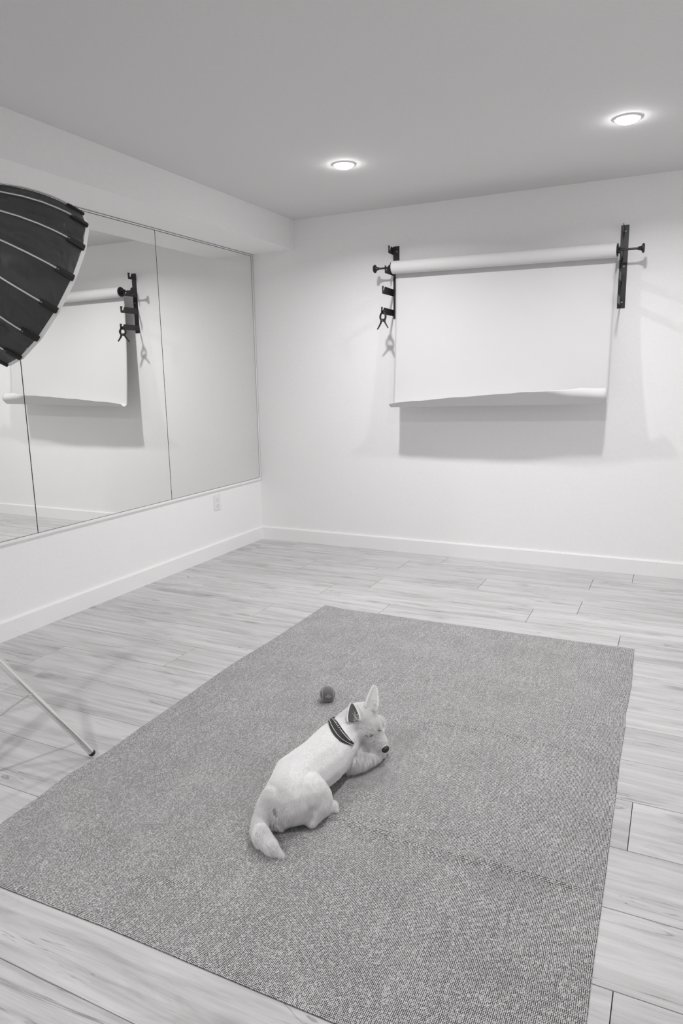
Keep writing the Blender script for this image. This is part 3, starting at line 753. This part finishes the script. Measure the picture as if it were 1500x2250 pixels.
# ---- ears: leaf shaped shells with a rolled rim
def ear(base, tip, face_n, w, inner, label):
    ax_ = (tip-base); L_ = ax_.length; a_ = ax_.normalized(); fn = (face_n-a_*face_n.dot(a_)).normalized(); sd = a_.cross(fn).normalized()
    N_, K_ = 14, 12
    def wid(t_): return w*(1-t_)**.80*(1+.42*t_)*(.86+.14*min(1, t_*4))+.0008
    def pt(t_, s, off): 
        q = s; depth = wid(t_)*.55*(1-q*q)
        return base+a_*(L_*t_)+sd*(q*wid(t_))+fn*(wid(t_)*.45*q*q)+fn*off
    grp = {}
    bmo, bmi = bmesh.new(), bmesh.new()
    for b_, off, shrink in ((bmo, -.0022, 1.0), (bmi, .0, .90)):
        rows_ = [[b_.verts.new(pt(i/N_, (2*k/K_-1)*shrink, off)) for k in range(K_+1)] for i in range(N_+1)]
        for p, q in zip(rows_, rows_[1:]):
            for k in range(K_): b_.faces.new((p[k], p[k+1], q[k+1], q[k]))
        bmesh.ops.remove_doubles(b_, verts=b_.verts[:], dist=.0002)
    o = mesh_obj('ear', bmo, M['skin'], dog, 180); s_ = o.modifiers.new('t', 'SOLIDIFY'); s_.thickness = .002; s_.offset = 0
    i_ = mesh_obj('ear_inside', bmi, inner, o, 180)
    return o, (base, a_, L_, fn, sd, wid, pt)
b1 = hit(906, 448, .009); t1 = c(889, 310, b1.z+.040)
EAR1 = ear(b1, t1, (CAM-b1).normalized()+FH*.25-RT*.15, .0215, M['earshaded'], 'dark')
b2 = hit(1022, 358, .004) or c(1020, 362, .168); t2 = c(1054, 184, b2.z+.056)
EAR2 = ear(b2, t2, FH*.35+(CAM-b2).normalized()*1.2, .0215, M['earlit'], 'pale')
# ---- bare dark patch under the tail
bm = bmesh.new()
pp = c(352, 1085, .055); vv = (CAM-pp).normalized()
# ---- collar: a band fitted on the coat, white stitched line and pale studs
def dens_(pl, n_): 
    t_ = np.linspace(0, len(pl)-1, n_); return [(float(np.interp(v, range(len(pl)), [p[0] for p in pl])), float(np.interp(v, range(len(pl)), [p[1] for p in pl]))) for v in t_]
LOW = dens_([(733, 446), (742, 495), (770, 543), (808, 577), (850, 594), (890, 603)], 22)
HIG = dens_([(766, 424), (790, 447), (818, 490), (848, 530), (874, 562), (897, 588)], 22)
lo_ = [hit(*p) for p in LOW]; hi_ = [hit(*p) for p in HIG]
ok_ = [i for i in range(22) if lo_[i] is not None and hi_[i] is not None]
lo_ = [lo_[i] for i in ok_]; hi_ = [hi_[i] for i in ok_]
def smooth_(P):
    for _ in range(3): P = [P[0]]+[(P[i-1]+P[i]*2+P[i+1])/4 for i in range(1, len(P)-1)]+[P[-1]]
    return P
lo_, hi_ = smooth_(lo_), smooth_(hi_)
nF = len(lo_)
cent = sum(lo_+hi_, Vector((0, 0, 0)))/(2*nF)+fw*.055
for P in (lo_, hi_):
    for i in range(nF): P[i] = P[i]+(P[i]-cent).normalized()*.0045
back_lo, back_hi = [], []
for k in range(1, 20):       # round the far side of the neck
    th = PI*k/20
    for P, B in ((lo_, back_lo), (hi_, back_hi)):
        m_ = (P[0]+P[-1])/2; B.append(m_+(P[-1]-m_)*math.cos(th)+(fw*.085-UP*.01)*math.sin(th))
lo_a, hi_a = lo_+back_lo, hi_+back_hi; nA = len(lo_a)
bm = bmesh.new(); rows_ = []
for k in range(nA):
    a, b = lo_a[k], hi_a[k]; o_ = ((a+b)/2-cent).normalized()*.0028
    rows_.append([bm.verts.new(p) for p in (a, a+o_, (a+b)/2+o_*1.25, b+o_, b, (a+b)/2-o_*.2)])
for k in range(nA):
    p, q = rows_[k], rows_[(k+1) % nA]
    for i in range(6): bm.faces.new((p[i], p[(i+1) % 6], q[(i+1) % 6], q[i]))
collar = mesh_obj('collar', bm, M['collar'], dog, 50)
tag(collar, 'dark collar with white stitching')
bm = bmesh.new(); tube(bm, [a.lerp(b, .30)+((a+b)/2-cent).normalized()*.0036 for a, b in zip(lo_, hi_)], .0009, 6); mesh_obj('stitched_line', bm, M['thread'], collar, 60)
for k in range(1, nF-4):
    a, b = lo_[k], hi_[k]; p = a.lerp(b, .80); o_ = (p-cent).normalized(); t2 = (lo_[k+1]-lo_[k-1]).normalized(); u2 = o_.cross(t2).normalized()
    p = p+o_*.0026; bm = bmesh.new()
    vs_ = [p+t2*x+u2*y-o_*.0008 for x, y in ((-.0026, -.0020), (.0020, -.0016), (.0026, .0018), (-.0014, .0022))]
    prism(bm, vs_, o_*.0022); mesh_obj('stud', bm, M['thread'], collar)
col_mid = np.array([V_[:] for V_ in [(a+b)/2 for a, b in zip(lo_a, hi_a)]])

# ---- coat: individual strands grown from the body surface
def tri_data(me_):
    me_.calc_loop_triangles(); nt = len(me_.loop_triangles); ti = np.empty(nt*3, int); me_.loop_triangles.foreach_get('vertices', ti); ti = ti.reshape(-1, 3)
    co = np.empty(len(me_.vertices)*3); me_.vertices.foreach_get('co', co); co = co.reshape(-1, 3)
    vn = np.empty(len(me_.vertices)*3); me_.vertex_normals.foreach_get('vector', vn); return ti, co, vn.reshape(-1, 3)
ti, co_, vn = tri_data(bme)
V3 = lambda v: np.array([v.x, v.y, v.z])
def nrm(a): return a/np.maximum(np.linalg.norm(a, axis=-1, keepdims=True), 1e-9)
A_, B_, C_ = co_[ti[:, 0]], co_[ti[:, 1]], co_[ti[:, 2]]
area = np.linalg.norm(np.cross(B_-A_, C_-A_), axis=1)/2
NH = 110000
# bones: position, growth direction, length, lift, region (nearest bone rules the hair)
bones = []
def bone(p, d, L_, lift, n=1.0): bones.append((V3(p), V3(d.normalized()), L_, lift, n))
dwn = Vector((0, 0, -1))
spine = [c(432, 1000, .08), c(500, 850, .09), c(672, 722, .094), c(775, 600, .10), c(832, 522, .122)]
for p, q in zip(spine[1:], spine[:-1]):
    for f_ in (0, .33, .66): bone(p.lerp(q, f_), (q-p).normalized()+dwn*.35, .0085, .14)
bone(spine[0], (spine[0]-spine[1]).normalized()+dwn*.4, .0095, .16)
bone(c(585, 952, .088), c(600, 1080, .04)-c(585, 940, .10), .0085, .15); bone(c(640, 1010, .062), dwn+RT*-.1, .010, .18)
bone(c(610, 1100, .04), dwn-RT*.1, .012, .2); bone(c(603, 1155, .021), dwn*.6-RT*.3-fw*.2, .010, .22)
bone(c(680, 1105, .02), RT+dwn*.3, .009, .2); bone(c(745, 1066, .019), RT*1.0+dwn*.3, .008, .2)
bone(c(400, 1090, .05), dwn-RT*.1, .012, .2); bone(c(540, 1070, .045), dwn+RT*.2, .011, .2)
tl = [c(345, 985, .100), c(285, 1030, .085), c(248, 1110, .060), c(232, 1190, .036), c(245, 1270, .026), c(300, 1340, .022), c(362, 1385, .015)]
for i, (p, q) in enumerate(zip(tl, tl[1:])):
    for f_ in (.2, .7): bone(p.lerp(q, f_), (q-p).normalized()+dwn*.12, .013 if i < 1 else .024, .15, 1.6)
bone(tl[-1], (tl[-1]-tl[-2]), .018, .1, 1.5)
bone(c(880, 640, .06), dwn+FH*.1-RT*.2, .024, .25, 1.2); bone(c(860, 735, .038), dwn-RT*.3, .026, .25, 1.2)
bone(c(935, 740, .033), dwn*.8-RT*.2-fw*.3, .022, .25, 1.2); bone(c(1010, 715, .028), dwn*.6+RT*.2-fw*.3, .016, .3); bone(c(1075, 680, .022), RT+dwn*.4, .011, .3)
bone(c(1000, 640, .03), RT+dwn, .014, .3); bone(c(1105, 640, .024), RT+dwn*.4, .011, .3)
# head: hair sweeps back from the nose over the muzzle, up over the brow, and down the cheeks
bone(SK, -FH*.9+TOPV*.2, .014, .22, 2); bone(SK+TOPV*.04, -FH+TOPV*.3, .014, .24, 2.2); bone(SK-LAT*.03, -FH*.9+dwn*.5, .017, .2, 2); bone(SK+LAT*.04, -FH*.6+dwn*.3, .015, .22, 1.6)
bone(c(990, 470, .12), -FH+TOPV*.25, .017, .24, 2); bone(c(1020, 500, .108), -FH*.8-LAT*.4, .020, .24, 2.2)
bone(c(950, 520, .10), -FH*.8+dwn*.7, .036, .3, 2); bone(c(990, 570, .085), -FH*.75+dwn*.8, .044, .30, 2.4)
bone(c(1040, 600, .07), -FH*.7+dwn*.9, .034, .28, 2); bone(c(1060, 560, .088), -FH*.9+dwn*.5-LAT*.2, .020, .25, 2)
bone(c(1095, 600, .076), -FH+dwn*.4, .012, .2, 2); bone(c(1075, 630, .058), -FH*.6+dwn*1.0, .026, .3, 2)
bone(c(895, 460, .13), -FH*.6+dwn*.6, .022, .3, 1.6)
bp = np.array([b[0] for b in bones]); bd_ = np.array([b[1] for b in bones]); bL = np.array([b[2] for b in bones]); bl = np.array([b[3] for b in bones]); bn = np.array([b[4] for b in bones])
ctr = (A_+B_+C_)/3
def wts(P, k=.020):
    d = np.linalg.norm(P[:, None]-bp[None], axis=2); d = d-d.min(axis=1, keepdims=True); w = np.exp(-d/k*2.2); return w/w.sum(1, keepdims=True)
dens = area*(wts(ctr)@bn)
bare = V3(c(352, 1085, .055))
pick = rng.choice(len(ti), NH, p=dens/dens.sum())
u1, u2 = rng.random(NH), rng.random(NH); s1 = np.sqrt(u1); wa, wb, wc = 1-s1, s1*(1-u2), s1*u2
root = A_[pick]*wa[:, None]+B_[pick]*wb[:, None]+C_[pick]*wc[:, None]
nr = nrm(vn[ti[pick, 0]]*wa[:, None]+vn[ti[pick, 1]]*wb[:, None]+vn[ti[pick, 2]]*wc[:, None])
W_ = wts(root); D = W_@bd_; Lh = (W_@bL); Lf = (W_@bl)
keep = np.ones(NH, bool)
for pt_, rad_ in ((np_, .0150),): keep &= np.linalg.norm(root-V3(pt_), axis=1) > rad_
keep &= np.min(np.linalg.norm(root[:, None]-col_mid[None], axis=2), axis=1) > .0120
bare = V3(bp_); keep &= np.linalg.norm((root-bare)*np.array([1, 1, .6]), axis=1) > .010
for e_, r_ in [(hit(*p), .0058) for p in EYE1]+[(hit(*p), .0035) for p in EYE2]:
    if e_ is not None: keep &= np.linalg.norm(root-V3(e_), axis=1) > r_
for E_ in (EAR1[1], EAR2[1]):
    b_, a_, L_ = V3(E_[0]), V3(E_[1]), E_[2]; rel = root-b_; tt_ = rel@a_; keep &= ~((tt_ > -.003) & (tt_ < L_) & (np.linalg.norm(rel-tt_[:, None]*a_, axis=1) < .0125))
keep &= root[:, 2] > .006
Ee = [c(1022, 535, .108), c(1093, 500, .108)]
root, nr, D, Lh, Lf = root[keep], nr[keep], D[keep], Lh[keep], Lf[keep]; n = len(root)
# clumps: strands lean together in locks
cell = np.floor(root/.0095).astype(int); key = (cell[:, 0]*73856093 ^ cell[:, 1]*19349663 ^ cell[:, 2]*83492791) % 100003
jt = np.random.default_rng(5).normal(size=(100003, 3)); lock = jt[key]
lk = np.clip((Lh-.008)/.02, .12, 1)[:, None]; tailm = np.exp(-np.min(np.linalg.norm(root[:, None]-np.array([V3(q_) for q_ in tl[1:]])[None], axis=2), axis=1)/.03)[:, None]; D = D+lock*.42*lk*np.clip(1.15-tailm*1.6, .15, 1)+rng.normal(size=(n, 3))*.12
tang = nrm(D-nr*(D*nr).sum(1, keepdims=True))
Lh = Lh*(.65+.6*rng.random(n))
npnt = 5; pts = np.empty((n, npnt, 3)); pts[:, 0] = root-nr*.0008
dirv = nrm(tang+nr*(Lf*1.7)[:, None]); p = root.copy()
for i in range(1, npnt):
    p = p+dirv*(Lh/(npnt-1))[:, None]; p[:, 2] = np.maximum(p[:, 2], .0045); pts[:, i] = p
    dirv = nrm(dirv*.75+tang*.35+np.array([0, 0, -.10])+rng.normal(size=(n, 3))*.05)
# ear hair
extra = []
def ear_hair(E, back_only, nn, Lr, inner):
    base, a_, L_, fn, sd, wid, ptf = E
    for _ in range(nn):
        t_ = random.random()**.8*.97; s = random.uniform(-1, 1); p0 = ptf(t_, s, -.0034); dd = (a_*.8-fn*.22+sd*s*.45+Vector([random.gauss(0, .12) for _ in range(3)])).normalized()
        extra.append((p0, dd, Lr*random.uniform(.6, 1.1)))
    for _ in range(nn//4):      # fringe round the rim
        t_ = random.random()*.9; s = random.choice((-1, 1)); p0 = ptf(t_, s*.98, -.001); dd = (a_*.9+sd*s*.5+Vector([random.gauss(0, .15) for _ in range(3)])).normalized(); extra.append((p0, dd, Lr*random.uniform(.5, 1.0)))
    for _ in range(inner):     # long wisps out of the ear opening
        t_ = random.random()**1.6*.45; s = random.uniform(.1, 1)*1.0; p0 = ptf(t_, s, .001); dd = (a_*.35+sd*-.3+fn*.9+Vector([random.gauss(0, .35) for _ in range(3)])).normalized(); extra.append((p0, dd, .016*random.uniform(.6, 1.1)))
ear_hair(EAR1[1], True, 1500, .008, 46); ear_hair(EAR2[1], True, 1700, .009, 120)
# brows: tufts above each eye
def tuft(p0, d0, nn, L_, spread, rad):
    for _ in range(nn):
        extra.append((p0+Vector([random.gauss(0, rad) for _ in range(3)]), (d0+Vector([random.gauss(0, spread) for _ in range(3)])).normalized(), L_*random.uniform(.6, 1.1)))
tuft(c(1010, 492, .128), FH*.6-TOPV*.15-LAT*.35, 150, .026, .14, .006)
tuft(c(1075, 470, .122), FH*.7+LAT*.2-TOPV*.1, 130, .022, .16, .006)
tuft(c(1085, 575, .085), FH*.3+dwn*.6+LAT*.5, 90, .018, .2, .006)
tuft(c(400, 1345, .02), c(420, 1290, .01)-c(330, 1330, .01), 30, .03, .5, .006) if False else None
tuft(c(205, 1215, .03), c(140, 1165, .02)-c(220, 1230, .03), 40, .030, .18, .008)
m = len(extra); ep = np.empty((m, npnt, 3))
for i, (p0, dd, L_) in enumerate(extra):
    q = Vector(p0); d_ = Vector(dd)
    for j in range(npnt):
        ep[i, j] = (q.x, q.y, max(q.z, .0045)); q = q+d_*(L_/(npnt-1)); d_ = (d_+Vector((0, 0, -.12))).normalized()
allp = np.concatenate([pts, ep]); nc = len(allp)
hc = bpy.data.hair_curves.new('coat'); hc.add_curves([npnt]*nc)
off = V3(dog_base)
hc.attributes['position'].data.foreach_set('vector', allp.reshape(-1).astype(np.float32))
ra = hc.attributes.get('radius') or hc.attributes.new('radius', 'FLOAT', 'POINT')
ra.data.foreach_set('value', np.tile(np.array([.00034, .00033, .00029, .00021, .00008], np.float32), nc))
hc.materials.append(M['hair'])
coat = bpy.data.objects.new('coat', hc); link(coat, dog); coat.location = -dog_base; coat['kind'] = 'stuff'
eye(EYE1, .0029, .0095)
eye(EYE2, .0018, .006)
